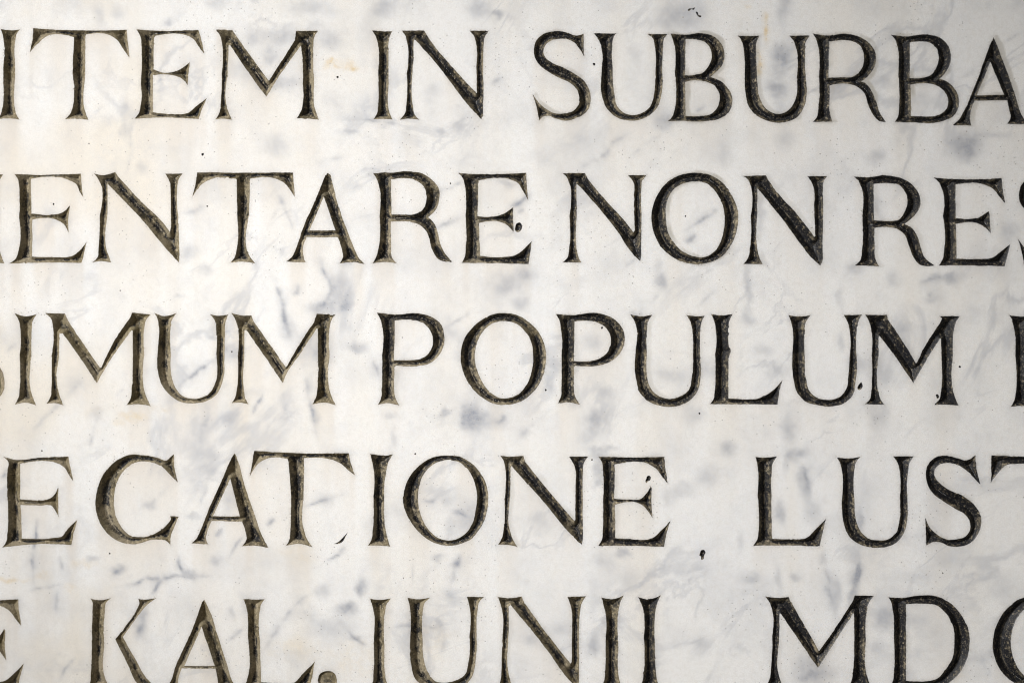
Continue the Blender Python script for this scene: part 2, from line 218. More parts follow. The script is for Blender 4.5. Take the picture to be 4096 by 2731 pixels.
def roughen(L, seed, amp):
    a = np.roll(L, 1, 0); b = np.roll(L, -1, 0); t = b - a
    nrm = np.stack([-t[:, 1], t[:, 0]], -1) / (np.linalg.norm(t, axis=1)[:, None] + 1e-6)
    n1 = vnoise(L[:, 0] / 38 + seed, L[:, 1] / 38, 3) - .5
    n2 = vnoise(L[:, 0] / 13, L[:, 1] / 13 + seed, 4) - .5
    n3 = vnoise(L[:, 0] / 6, L[:, 1] / 6 + seed, 5) - .5
    bite = np.clip(vnoise(L[:, 0] / 14 + 9, L[:, 1] / 14 + seed, 6) - .80, 0, 1) * 20 * np.sign(n2 + .1)
    d = amp * (n1 * 1.9 + n2 * .8 + n3 * 1.1 + bite * .5)
    area = 0.5 * np.sum(L[:, 0] * np.roll(L[:, 1], -1) - np.roll(L[:, 0], -1) * L[:, 1])
    return L + nrm * d[:, None]
def inside(loops, x, y):
    c = np.zeros(x.shape, bool)
    for L in loops:
        for k in range(len(L)):
            x0, y0 = L[k - 1]; x1, y1 = L[k]
            if y0 == y1: continue
            m = (y0 > y) != (y1 > y)
            if m.any():
                c ^= m & (x < (x1 - x0) * (y - y0) / (y1 - y0) + x0)
    return c
def dist(allpts, x, y):
    out = np.empty(len(x)); A2 = (allpts ** 2).sum(1)
    for s in range(0, len(x), 4000):
        p = np.stack([x[s:s+4000], y[s:s+4000]], -1)
        d = (p ** 2).sum(1)[:, None] + A2[None] - 2 * p @ allpts.T
        out[s:s+4000] = np.sqrt(np.maximum(d.min(1), 0))
    return out

for i, f in enumerate(F):
    chip = f['kind'] == 'chip'
    f['d'] = [roughen(dense(l, 2.5 if chip else 3.6), i * 1.7, .35 if chip else 1.0) for l in f['loops']]
    f['all'] = np.concatenate([dense([(a, b, False) for a, b in L], 1.8) for L in f['d']])
    f['bb'] = (f['all'].min(0), f['all'].max(0))
    f['c'] = (f['bb'][0] + f['bb'][1]) / 2

# ------------------------------------------------------------------ stain / vein fields on a raster over the slab
ST = 6.0
U0, U1, V0, V1 = -420.0, 4518.0, -360.0, 3090.0
NX, NY = int((U1 - U0) / ST) + 1, int((V1 - V0) / ST) + 1
GX, GY = np.meshgrid(U0 + np.arange(NX) * ST, V0 + np.arange(NY) * ST)
wx = GX + 46 * (fbm(GX / 90, GY / 90, 21) - .5) + 22 * (fbm(GX / 25, GY / 25, 25, 3) - .5)
wy = GY + 46 * (fbm(GX / 90, GY / 90, 31) - .5) + 22 * (fbm(GX / 25, GY / 25, 35, 3) - .5)
vein = np.zeros_like(GX); yel = np.zeros_like(GX); ghost = np.zeros_like(GX); halo_stain = np.zeros_like(GX); drip = np.zeros_like(GX)
def win(x0, x1, y0, y1):
    return (slice(max(0, int((y0 - V0) / ST)), max(0, int((y1 - V0) / ST) + 2)), slice(max(0, int((x0 - U0) / ST)), max(0, int((x1 - U0) / ST) + 2)))
def blob(A, q, x, y, rx, ry, s):
    x, y = Q[q][0] + x * QS, Q[q][1] + y * QS; rx, ry = rx * QS * 1.15, ry * QS * 1.15
    w = win(x - 3 * rx - 60, x + 3 * rx + 60, y - 3 * ry - 60, y + 3 * ry + 60)
    g = s * np.exp(-(((wx[w] - x) / rx) ** 2 + ((wy[w] - y) / ry) ** 2) ** 1.25 * .8)
    A[w] = A[w] + g * (1 - A[w])
def line(A, q, pts, width, s):
    P = np.array([(Q[q][0] + a * QS, Q[q][1] + b * QS) for a, b in pts])
    P = dense([(a, b, True) if 0 < i < len(P) - 1 else (a, b, False) for i, (a, b) in enumerate(P)], 5)
    P = P[:len(P)]  # closed loop returns along itself; keep only the forward half
    end = np.argmin(((P - np.array([Q[q][0] + pts[-1][0] * QS, Q[q][1] + pts[-1][1] * QS])) ** 2).sum(1))
    P = P[:end + 1]
    r = width * QS
    m = 60 + 3 * r
    w = win(P[:, 0].min() - m, P[:, 0].max() + m, P[:, 1].min() - m, P[:, 1].max() + m)
    X = GX[w] * .6 + wx[w] * .4; Y = GY[w] * .6 + wy[w] * .4
    d = dist(P, X.ravel(), Y.ravel()).reshape(X.shape)
    arc = np.linspace(0, 1, len(P))
    pp = np.stack([X.ravel(), Y.ravel()], -1); near = np.empty(len(pp), int)
    for s0 in range(0, len(pp), 4000):
        near[s0:s0+4000] = ((pp[s0:s0+4000, None, :] - P[None]) ** 2).sum(2).argmin(1)
    taper = (np.clip(np.sin(np.pi * np.clip(arc[near].reshape(X.shape), .02, .98)), 0, 1) ** .7)
    r = r * (.45 + 1.1 * fbm(X / 70, Y / 70, 57, 3)) 
    s = s * 1.75 * taper
    g = s * (np.exp(-(d / r) ** 2) * .55 + .42 * np.exp(-(d / (2.8 * r)) ** 2)) * np.clip(2.6 * fbm(X / 45, Y / 45, 51, 4) - .45, .1, 1.6)
    A[w] = A[w] + np.clip(g, 0, 1) * (1 - A[w])

BL = {
1: "1880 260 80 60 45,1700 250 70 60 35,1800 390 60 50 45,1620 480 80 60 30,1860 570 120 40 40,2230 270 70 60 40,2080 50 120 50 35,2120 170 50 25 30,1120 150 30 20 40,800 80 30 50 25,680 120 30 60 25,840 720 20 50 30,840 880 25 40 30,1840 980 70 70 35,940 1130 40 40 25,1450 20 50 40 30",
2: "290 60 60 50 35,960 60 60 60 35,1080 110 40 20 45,2250 110 80 80 35,2200 800 60 50 45,80 900 60 12 35,650 620 60 40 25,700 880 25 15 35,820 840 30 40 30,1130 1230 40 20 50,2010 370 40 60 20",
3: "130 100 90 90 40,720 370 60 70 60,700 600 80 45 60,740 60 40 90 40,1960 960 90 70 55,1980 1040 50 40 40,1370 1060 50 40 35,740 930 50 70 30,720 720 50 40 30,1090 600 60 60 30,1400 560 60 40 25,330 1060 40 60 25,590 1400 30 120 35,1380 1420 30 80 35,700 480 60 60 35,1680 680 60 60 25",
4: "1260 170 40 50 35,1380 310 50 30 30,1190 480 30 12 30,500 1060 60 60 20,2160 560 70 40 45,2120 820 100 90 40,1560 860 50 60 45,1540 1280 50 40 35,1690 1130 50 30 20,2080 1080 30 60 30,2120 1300 25 60 30,640 1260 40 30 25,2290 470 60 80 25,1930 700 50 60 25",
5: "1150 400 100 50 45,1270 330 50 40 45,1250 540 50 40 35,2180 395 45 40 55,2170 290 25 50 20,915 1310 60 75 85,735 1270 30 35 55,1715 1300 65 60 50,1680 1420 60 60 30,1020 1330 50 40 25,40 400 50 120 35,50 540 50 20 40,140 820 45 35 50,1430 1050 40 60 25,1710 770 50 60 30,1440 930 70 25 30,2030 590 40 20 40,2240 1000 70 40 30,1800 1140 50 30 30,1790 1510 80 15 35,1240 1400 30 20 30,370 1280 30 20 30,390 1430 20 50 25,760 740 60 50 15",
6: "1830 360 90 35 45,1200 310 50 40 35,490 440 20 140 35,1390 990 60 90 40,1250 920 60 50 35,1370 1280 70 90 35,780 1370 40 80 35,130 1280 60 60 30,350 1490 60 40 30,500 640 40 30 35,690 980 50 40 30,1540 690 40 30 35,600 850 50 50 25,1480 370 40 40 30,1730 500 40 25 30,230 980 50 60 30,1110 780 30 40 30,2240 50 50 50 30,1110 490 25 60 25,830 1530 60 40 30,1560 880 70 60 25",
7: "790 810 40 25 45,1280 830 35 25 50,1450 740 40 30 35,610 740 30 15 40,1540 300 40 90 35,1370 60 60 70 25,1400 150 60 30 30,1010 370 35 25 40,1290 430 25 15 40,2170 930 40 40 35,2320 1060 50 40 40,2240 1190 120 60 30,130 1030 30 40 30,950 1130 40 80 30,1640 1030 30 60 25,2190 330 40 40 25",
8: "160 920 30 45 65,60 1060 50 30 50,130 1250 40 20 35,740 320 40 50 30,870 450 60 110 35,800 420 30 20 40,760 520 40 60 30,690 720 40 20 40,800 780 20 20 40,1760 120 40 60 45,1750 210 40 30 35,1930 690 40 25 50,1760 30 50 30 30,1960 870 60 80 25,2230 310 50 50 25,1730 1300 40 50 40,1370 480 40 40 20,1310 1280 40 25 25,770 970 30 40 30,2130 60 40 40 20,1720 1000 30 100 20,1800 740 60 40 25,1500 1200 60 30 20,30 30 80 40 20",
9: "715 420 30 60 50,890 250 35 80 45,930 420 50 60 30,510 850 50 30 35,820 850 30 30 40,1410 1140 60 60 50,1260 470 18 80 35,700 860 20 80 30,830 30 60 30 35,340 20 60 40 35,230 180 60 60 30,1050 900 40 60 25,1080 1020 30 90 35,1200 950 30 90 40,950 1470 80 100 40,1370 1340 50 50 30,180 1290 50 60 25,1000 740 30 40 30,460 620 20 50 25,2080 1390 80 30 25,1860 740 100 60 15,2200 920 100 80 20,1230 700 40 60 30,770 90 20 60 30,70 260 60 40 30"}
for q, s in BL.items():
    for t in s.split(','):
        x, y, rx, ry, a = map(float, t.split()); blob(vein, q, x, y, rx, ry, a / 100 * .98)
VN = [
(1, "880 1000,880 900,895 820", 12, 25), (1, "1210 1440,1310 1420,1390 1370", 14, 35), (1, "1870 1290,1920 1420,1980 1550", 18, 25), (1, "1800 1490,1880 1400", 10, 20), (1, "2100 1100,2330 1050", 20, 20), (1, "840 1190,880 1020", 10, 20),
(2, "80 810,250 815,420 840", 14, 30), (2, "1060 180,1110 90", 20, 30), (2, "680 1285,850 1230", 16, 30), (2, "640 1540,860 1460", 16, 35), (2, "1130 1390,1220 1360,1310 1300", 16, 40), (2, "1620 1130,1760 1060,1900 930,1990 880", 22, 25), (2, "1950 1080,2100 960,2200 900", 14, 20), (2, "1210 1440,1260 1400", 14, 25), (2, "1030 580,1130 510", 20, 20),
(3, "1870 560,1990 500,2050 440", 14, 30), (3, "150 760,280 680", 14, 30), (3, "2210 300,2340 210", 12, 25), (3, "60 1560,200 1470,300 1390", 20, 35), (3, "900 610,970 605", 10, 30), (3, "1990 910,2340 900", 20, 15),
(4, "1190 1100,1310 1000,1440 910,1570 800", 14, 55), (4, "40 850,80 820,120 795", 12, 40), (4, "190 1440,300 1310,400 1210,560 1030", 18, 22), (4, "1810 320,1860 430,1900 540,1910 700", 20, 35), (4, "2140 200,2190 330,2230 420,2200 500,2110 580", 18, 35), (4, "1980 480,2010 380", 20, 25), (4, "2330 550,2270 520,2200 530", 22, 35), (4, "1920 560,1930 690,1970 780", 24, 30), (4, "2020 900,2060 1050,2070 1130,2100 1250,2110 1330,2140 1470", 18, 30), (4, "1690 1290,1790 1110", 12, 40), (4, "1350 1480,1370 1350,1420 1270", 24, 28), (4, "780 1160,830 1100", 12, 30), (4, "600 1500,660 1280", 10, 20),
(5, "720 690,840 620,920 570", 14, 45), (5, "230 900,270 970,290 1020", 20, 40), (5, "1060 1350,1140 1270", 20, 40), (5, "1180 1470,1230 1410,1340 1320,1460 1220", 14, 35), (5, "1930 290,2000 230", 10, 25), (5, "2100 540,2200 440", 14, 25), (5, "10 240,80 260,130 210", 20, 30),
(6, "1650 390,1780 350,1900 310", 18, 30), (6, "1710 490,1760 430", 14, 30), (6, "70 130,150 60", 24, 35), (6, "150 550,290 430", 10, 25),
(7, "235 440,240 520,225 700,220 890", 12, 40), (7, "410 700,420 820", 14, 20), (7, "740 880,790 810,830 790", 16, 30), (7, "760 920,900 900,1000 860,1080 860,1200 845,1310 840,1420 850", 13, 40), (7, "1010 980,1050 900,1090 860", 13, 45), (7, "1200 680,1230 800,1280 850", 18, 40), (7, "1330 380,1400 240", 13, 35), (7, "1000 380,1080 290,1150 230", 14, 30), (7, "1200 210,1400 200,1500 215", 10, 25), (7, "2040 385,2200 320,2330 280", 14, 35), (7, "910 1280,960 1130,990 1060", 22, 35), (7, "1530 740,1640 560", 12, 25), (7, "1440 580,1500 520", 14, 30), (7, "1780 510,1850 450", 14, 30), (7, "1540 1280,1640 1200", 12, 40), (7, "1760 1370,1870 1200,2000 1020,2090 960", 16, 30), (7, "2000 1010,2060 1080,2130 1160", 30, 25), (7, "370 1080,390 940", 16, 25), (7, "400 1550,440 1470,500 1390", 14, 30), (7, "0 200,60 130", 20, 40), (7, "190 940,420 900", 10, 25), (7, "2190 740,2310 680", 10, 30), (7, "1530 1050,1590 1150", 20, 15),
(8, "560 340,640 330,680 315", 20, 50), (8, "360 420,450 380", 22, 45), (8, "770 430,840 430,870 470", 14, 35), (8, "380 1190,500 1170,620 1180,740 1200", 12, 35), (8, "770 900,800 790,840 690", 20, 35), (8, "515 740,510 930", 8, 25), (8, "700 1370,710 1270", 18, 20), (8, "1690 1350,1720 1270,1740 1380", 14, 35), (8, "200 1320,60 1210", 14, 35), (8, "0 690,60 640", 16, 25),
(9, "860 90,900 200,890 300", 16, 40), (9, "1160 1010,1210 900,1250 780,1240 680", 20, 40), (9, "1020 730,1030 850,1060 1000,1090 1100", 18, 30), (9, "1260 550,1275 380", 14, 30), (9, "860 1560,940 1460", 40, 35)]
for q, s, wd, a in VN:
    line(vein, q, [tuple(map(float, t.split())) for t in s.split(',')], wd * .62, a / 100)
# veining carries on over the rest of the slab, faint
far = fbm(GX / 260 + .3 * fbm(GX / 120, GY / 120, 71), GY / 260 - GX / 500, 61, 5)
ridge = np.clip(1 - np.abs(far - .5) * 14, 0, 1) ** 2
cloud = np.clip((fbm(GX / 150, GY / 150, 81, 5) - .50) * 2.2, 0, 1)
outside = (GX < 0) | (GX > W) | (GY < 0) | (GY > H)
vein = vein + (.20 * cloud + .03 * ridge + outside * (.15 * ridge + .15 * cloud)) * (1 - vein)
for q, x, y, rx, ry, a in [(3, 495, 30, 20, 15, .5), (4, 890, 1285, 70, 25, .6), (4, 1060, 1240, 60, 15, .4), (4, 620, 1250, 40, 20, .25), (4, 800, 1340, 40, 20, .3),
                           (7, 60, 860, 90, 15, .6), (7, 290, 850, 35, 15, .65), (7, 560, 770, 60, 20, .35), (7, 480, 920, 40, 30, .3), (7, 2000, 1330, 150, 60, .25),
                           (7, 1970, 700, 100, 40, .2), (2, 20, 445, 60, 22, .95), (2, 100, 475, 25, 12, .9), (1, 2270, 435, 50, 22, .9), (8, 120, 1420, 140, 120, .25), (8, 640, 1270, 100, 100, .2), (9, 1900, 1500, 60, 60, .3)]:
    blob(yel, q, x, y, rx, ry, a)
for q, s, wd, a in [(3, "612 80,615 110,620 260,622 290", 10, 100), (3, "560 310,560 330,570 500,572 520", 9, 95)]:
    line(yel, q, [tuple(map(float, t.split())) for t in s.split(',')], wd, a / 100)
# old paint film beside the letters, paint bleed and a painted-in soft halo at the edges, wash marks under them
mask = np.zeros(GX.shape, bool)
for i, f in enumerate(F):
    if f['kind'] == 'chip': continue
    (x0, y0), (x1, y1) = f['bb']
    w = win(x0 - 70, x1 + 70, y0 - 70, y1 + 70)
    X, Y = GX[w], GY[w]
    ins = inside(f['d'], X, Y)
    mask[w] |= ins
    d = dist(f['all'], X.ravel(), Y.ravel()).reshape(X.shape)
    hal = np.exp(-d / 7.0) * (.35 + .9 * fbm(X / 30, Y / 30, 90, 3))  # paint bleed, with the soft fringe of scattered light put into the colour
    halo_stain[w] = np.maximum(halo_stain[w], hal * (.55 + .25 * min(1, f['c'][0] / W)))
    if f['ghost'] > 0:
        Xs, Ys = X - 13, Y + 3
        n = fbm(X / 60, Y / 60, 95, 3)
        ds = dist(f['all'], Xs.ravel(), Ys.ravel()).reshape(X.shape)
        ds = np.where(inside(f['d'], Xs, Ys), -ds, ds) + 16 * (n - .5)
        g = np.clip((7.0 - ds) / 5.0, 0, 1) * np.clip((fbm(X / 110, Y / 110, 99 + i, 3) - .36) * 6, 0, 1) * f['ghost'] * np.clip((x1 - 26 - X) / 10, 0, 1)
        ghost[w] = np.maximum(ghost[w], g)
mk = mask.astype(float)
run = np.zeros(NX); runl = np.zeros(NX)
for j in range(NY):
    run = np.maximum(mk[j], run * .968)
    drip[j] = run
k = np.array([1, 2, 3, 2, 1]) / 9
drip = np.apply_along_axis(lambda r: np.convolve(r, k, 'same'), 1, drip)
cream = np.clip(1.15 - GX / 1900 + .5 * (fbm(GX / 400, GY / 400, 140, 3) - .5), .12, 1) * (.6 + .8 * fbm(GX / 200, GY / 320, 150, 4))
drip *= (.45 + .55 * np.clip(1.3 - GX / 2600, 0, 1)) * np.clip(fbm(GX / 60, GY / 500, 111, 3) * 2.2 - .5, 0, 1)

def sample(A, u, v):
    x = np.clip((u - U0) / ST, 0, NX - 1.001); y = np.clip((v - V0) / ST, 0, NY - 1.001)
    xi, yi = x.astype(int), y.astype(int); fx, fy = x - xi, y - yi
    return (A[yi, xi] * (1 - fx) + A[yi, xi + 1] * fx) * (1 - fy) + (A[yi + 1, xi] * (1 - fx) + A[yi + 1, xi + 1] * fx) * fy

# ------------------------------------------------------------------ materials
def mat(name):
    m = bpy.data.materials.new(name); m.use_nodes = True
    nt = m.node_tree; return m, nt, nt.nodes["Principled BSDF"]
class NB:
    def __init__(s, nt): s.nt = nt; s.L = nt.links.new
    def n(s, t, **kw):
        x = s.nt.nodes.new(t)
        for k_, v_ in kw.items(): setattr(x, k_, v_)
        return x
    def attr(s, nm): return s.n('ShaderNodeAttribute', attribute_name=nm).outputs['Fac']
    def coord(s): return s.n('ShaderNodeTexCoord').outputs['Object']
    def noise(s, co, scale, detail=4, rough=.55, sx=1, sy=1, sz=1, dist=0):
        mp = s.n('ShaderNodeMapping'); mp.inputs['Scale'].default_value = (sx, sy, sz)
        s.L(co, mp.inputs[0])
        t = s.n('ShaderNodeTexNoise'); t.inputs['Scale'].default_value = scale; t.inputs['Detail'].default_value = detail
        t.inputs['Roughness'].default_value = rough; t.inputs['Distortion'].default_value = dist
        s.L(mp.outputs[0], t.inputs['Vector']); return t.outputs['Fac']
    def ramp(s, f, a, b, lo=0., hi=1.):
        r = s.n('ShaderNodeMapRange'); r.interpolation_type = 'SMOOTHSTEP'
        for i_, v_ in zip((1, 2, 3, 4), (a, b, lo, hi)): r.inputs[i_].default_value = v_
        s.L(f, r.inputs[0]); return r.outputs[0]
    def math(s, op, a, b=None, clamp=False):
        m_ = s.n('ShaderNodeMath', operation=op, use_clamp=clamp)
        for i_, v_ in ((0, a), (1, b)):
            if v_ is None: continue
            if isinstance(v_, (int, float)): m_.inputs[i_].default_value = v_
            else: s.L(v_, m_.inputs[i_])
        return m_.outputs[0]
    def mix(s, f, a, b):
        x = s.n('ShaderNodeMix', data_type='RGBA')
        for i_, v_ in ((0, f), (6, a), (7, b)):
            if isinstance(v_, tuple): x.inputs[i_].default_value = v_ + (1,)
            elif isinstance(v_, (int, float)): x.inputs[i_].default_value = v_
            else: s.L(v_, x.inputs[i_])
        return x.outputs[2]

marble, nt, bsdf = mat("veined_marble")
b = NB(nt); co = b.coord()
low = b.noise(co, 9, 5); mid = b.noise(co, 45, 5, .6); fine = b.noise(co, 900, 3, .6); grain = b.noise(co, 2600, 2, .6)
streak = b.noise(co, 14, 3, .5, 2.2, 1, .35)
base = b.mix(b.ramp(low, .38, .64), (.855, .845, .825), (.845, .848, .855))
warm = b.math('ADD', b.math('MULTIPLY', b.ramp(streak, .46, .66), .35), b.math('MULTIPLY', b.ramp(low, .44, .60), b.math('MULTIPLY', b.attr('cream'), .8)), clamp=True)
base = b.mix(warm, base, (.80, .745, .655))
base = b.mix(b.math('MULTIPLY', b.ramp(mid, .52, .72), .30), base, (.66, .67, .70))
base = b.mix(b.math('MULTIPLY', b.attr('drip'), .75), base, (.70, .625, .53))
def network(scale, width, mscale, m0, m1, rot, seed):
    mp = b.n('ShaderNodeMapping'); mp.inputs['Rotation'].default_value = (0, math.radians(rot), 0)
    mp.inputs['Location'].default_value = (seed, 0, seed * .7)
    b.L(co, mp.inputs[0])
    nn = b.noise(mp.outputs[0], scale, 6, .55, 1.0, 1, .60, .6)
    r_ = b.ramp(b.math('ABSOLUTE', b.math('SUBTRACT', nn, .5)), 0, width, 1, 0)
    r_ = b.math('POWER', r_, 2.0)
    return b.math('MULTIPLY', r_, b.ramp(b.noise(mp.outputs[0], mscale, 4), m0, m1))
net = b.math('ADD', b.math('MULTIPLY', network(13, .045, 11, .47, .62, -40, 1.3), .42), b.math('MULTIPLY', network(23, .036, 17, .50, .66, -52, 4.1), .34))
net = b.math('ADD', net, b.math('MULTIPLY', b.ramp(b.noise(co, 26, 9, .72), .52, .72), .26))
base = b.mix(net, base, (.35, .37, .425))
vfac = b.math('MULTIPLY', b.attr('vein'), b.ramp(b.noise(co, 160, 5, .65), .25, .7, .85, 1.55), clamp=True)
base = b.mix(vfac, base, (.265, .285, .34))
base = b.mix(b.math('MULTIPLY', b.attr('yel'), b.ramp(b.noise(co, 120, 6, .7), .38, .62, .15, .95)), base, (.68, .48, .18))
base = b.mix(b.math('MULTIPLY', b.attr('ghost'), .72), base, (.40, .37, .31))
base = b.mix(b.math('MULTIPLY', b.math('MULTIPLY', b.attr('halo_stain'), b.ramp(fine, .3, .65)), .75), base, (.16, .14, .11))
# tiny dark pits and brown flecks, gathered in patches
def specks(scale, thr, patch_scale, p0, p1):
    v = b.n('ShaderNodeTexVoronoi'); v.inputs['Scale'].default_value = scale; b.L(co, v.inputs['Vector'])
    dot = b.ramp(v.outputs['Distance'], thr * .55, thr, 1, 0)
    sep = b.n('ShaderNodeSeparateColor'); b.L(v.outputs['Color'], sep.inputs[0])
    pm = b.ramp(b.noise(co, patch_scale, 3), p0, p1)
    sel = b.math('LESS_THAN', sep.outputs[0], b.math('MULTIPLY', pm, .5))
    return b.math('MULTIPLY', dot, sel)
s1 = specks(520, .20, 16, .46, .70)
s2 = specks(210, .09, 9, .52, .78)
base = b.mix(b.math('MULTIPLY', s1, .75), base, (.12, .11, .10))
base = b.mix(b.math('MULTIPLY', s2, .8), base, (.14, .11, .07))
base = b.mix(b.ramp(grain, .36, .62, .34, 0), base, (.52, .51, .49))
base = b.mix(b.ramp(b.noise(co, 1500, 3, .7), .36, .60, .26, 0), base, (.52, .51, .50))
base = b.mix(b.ramp(b.noise(co, 420, 4, .7), .42, .68, 0, .24), base, (.58, .55, .50))
b.L(base, bsdf.inputs['Base Color'])
bsdf.inputs['Roughness'].default_value = .42
bsdf.inputs['Specular IOR Level'].default_value = .3
bsdf.inputs['Subsurface Weight'].default_value = .25
bsdf.inputs['Subsurface Radius'].default_value = (1.0, .85, .7)
bsdf.inputs['Subsurface Scale'].default_value = .0016
bp = b.n('ShaderNodeBump'); bp.inputs['Strength'].default_value = .25; bp.inputs['Distance'].default_value = .0004
hgt = b.math('ADD', b.math('MULTIPLY', fine, .35), b.math('MULTIPLY', b.noise(co, 70, 4), 1.2))
b.L(hgt, bp.inputs['Height']); b.L(bp.outputs[0], bsdf.inputs['Normal'])

paint, nt, pb = mat("worn_black_paint")
b = NB(nt); co = b.coord()
w = b.attr('wear'); dep = b.attr('depth')
nA = b.noise(co, 210, 6, .68); nB = b.noise(co, 620, 5, .7); nC = b.noise(co, 60, 4, .6); nD = b.noise(co, 1500, 3, .7)
sumn = b.math('ADD', b.math('ADD', b.math('MULTIPLY', nA, .5), b.math('MULTIPLY', nB, .35)), b.math('MULTIPLY', nC, .45))   # about .65
cov = b.math('ADD', sumn, b.math('MULTIPLY', b.math('SUBTRACT', w, .5), .55))
md = b.attr('mid')
val = b.math('MULTIPLY', b.math('MULTIPLY', b.ramp(md, .30, .80), b.ramp(b.noise(co, 95, 4, .6), .38, .60, .12, 1)), .27)
cov = b.math('SUBTRACT', cov, val)
fac = b.ramp(cov, .58, .80)
dusty = b.mix(b.ramp(nC, .35, .65), (.150, .120, .062), (.235, .197, .132))
col = b.mix(fac, (.0105, .0110, .0135), dusty)
rim = b.math('MULTIPLY', b.ramp(dep, .0, .35, 1, 0), b.ramp(nA, .40, .62))
col = b.mix(b.math('MULTIPLY', rim, .35), col, (.016, .015, .015))
fl = b.math('MULTIPLY', b.ramp(nB, .55, .66), b.ramp(cov, .50, .95, .40, .9))
col = b.mix(fl, col, (.42, .35, .245))
scr = b.math('MULTIPLY', b.ramp(nD, .58, .70), b.ramp(w, .1, .9, .45, .9))
col = b.mix(scr, col, (.33, .285, .21))
lin = b.math('MULTIPLY', b.ramp(md, .86, .97), b.ramp(b.noise(co, 130, 4, .6), .48, .60))
col = b.mix(b.math('MULTIPLY', lin, b.ramp(w, .2, .9, .3, .8)), col, (.34, .29, .205))
dk = b.math('MULTIPLY', b.ramp(b.noise(co, 1100, 4, .7), .56, .66), b.ramp(nC, .3, .7, .5, 1))
col = b.mix(b.math('MULTIPLY', dk, .85), col, (.008, .0085, .011))
b.L(col, pb.inputs['Base Color'])
b.L(b.ramp(fac, 0, 1, .42, .8), pb.inputs['Roughness'])
pb.inputs['Specular IOR Level'].default_value = .42
bp = b.n('ShaderNodeBump'); bp.inputs['Strength'].default_value = .45; bp.inputs['Distance'].default_value = .0004
b.L(b.math('ADD', b.math('MULTIPLY', nA, .8), b.math('MULTIPLY', nB, .5)), bp.inputs['Height']); b.L(bp.outputs[0], pb.inputs['Normal'])

# ------------------------------------------------------------------ mesh helpers
def make_mesh(name, co, tris, quads=None, attrs=None, smooth=True):
    me = bpy.data.meshes.new(name)
    nt_, nq = len(tris), 0 if quads is None else len(quads)
    me.vertices.add(len(co)); me.vertices.foreach_set('co', np.ascontiguousarray(co, np.float32).ravel())
    loops = np.asarray(tris, np.int32).ravel()
    starts = np.arange(nt_, dtype=np.int32) * 3
    if nq:
        starts = np.concatenate([starts, nt_ * 3 + np.arange(nq, dtype=np.int32) * 4])
        loops = np.concatenate([loops, np.asarray(quads, np.int32).ravel()])
    me.loops.add(len(loops)); me.loops.foreach_set('vertex_index', loops)
    me.polygons.add(nt_ + nq); me.polygons.foreach_set('loop_start', starts)
    me.polygons.foreach_set('use_smooth', np.full(nt_ + nq, smooth))
    for k_, v_ in (attrs or {}).items():
        a = me.attributes.new(k_, 'FLOAT', 'POINT'); a.data.foreach_set('value', np.ascontiguousarray(v_, np.float32))
    me.update(calc_edges=True)
    return me
def orient(co, tris):
    a, b_, c = co[tris[:, 0]], co[tris[:, 1]], co[tris[:, 2]]
    n = np.cross(b_ - a, c - a)
    flip = n[:, 1] > 0                    # face the camera side (-y)
    tris[flip] = tris[flip][:, ::-1]
    ok = np.linalg.norm(n, axis=1) > 1e-14
    return tris[ok]
def cdt(P, edges):
    r = delaunay_2d_cdt([Vector((float(a), float(b_))) for a, b_ in P], edges, [], 0, 1e-5, False)
    V = np.array([(p.x, p.y) for p in r[0]]); Tt = np.array([f for f in r[2] if len(f) == 3], int)
    return V, Tt

# ------------------------------------------------------------------ slab
cellrem = np.zeros((NY - 1, NX - 1), bool)
for f in F:
    A = f['all']
    ci = ((A[:, 1] - V0) / ST).astype(int); cj = ((A[:, 0] - U0) / ST).astype(int)
    ok = (ci > 1) & (ci < NY - 3) & (cj > 1) & (cj < NX - 3)
    for a in (-1, 0, 1):
        for c in (-1, 0, 1): cellrem[ci[ok] + a, cj[ok] + c] = True
cen = np.zeros_like(cellrem)
vin = np.zeros(GX.shape, bool)
for f in F:
    (x0, y0), (x1, y1) = f['bb']; w_ = win(x0 - 12, x1 + 12, y0 - 12, y1 + 12)
    vin[w_] |= inside(f['d'], GX[w_], GY[w_])
cellrem |= vin[:-1, :-1] | vin[1:, :-1] | vin[:-1, 1:] | vin[1:, 1:]
vid = np.arange(NX * NY).reshape(NY, NX)
kq = ~cellrem
ii, jj = np.nonzero(kq)
quads = np.stack([vid[ii, jj], vid[ii + 1, jj], vid[ii + 1, jj + 1], vid[ii, jj + 1]], -1)
# connected bands of removed cells, triangulated row by row
allU, allV, allT = [GX.ravel()], [GY.ravel()], []
off = NX * NY
rowcut = [V0, 560, 1130, 1700, 2260, V1]     # between text rows (chips near a cut are kept whole by cell ownership)
def comp_label(Mx):
    lab = np.zeros(Mx.shape, int); cur = 0
    st = []
    for s_ in zip(*np.nonzero(Mx)):
        if lab[s_]: continue
        cur += 1; lab[s_] = cur; st.append(s_)
        while st:
            a, c = st.pop()
            for d_ in ((1, 0), (-1, 0), (0, 1), (0, -1), (1, 1), (1, -1), (-1, 1), (-1, -1)):
                y_, x_ = a + d_[0], c + d_[1]
                if 0 <= y_ < Mx.shape[0] and 0 <= x_ < Mx.shape[1] and Mx[y_, x_] and not lab[y_, x_]:
                    lab[y_, x_] = cur; st.append((y_, x_))
    return lab, cur
lab, ncomp = comp_label(cellrem)
owner = {}
for i, f in enumerate(F):
    for L in f['d']:
        l = lab[int((L[0][1] - V0) / ST), int((L[0][0] - U0) / ST)]
        if i not in owner.setdefault(l, []): owner[l].append(i)
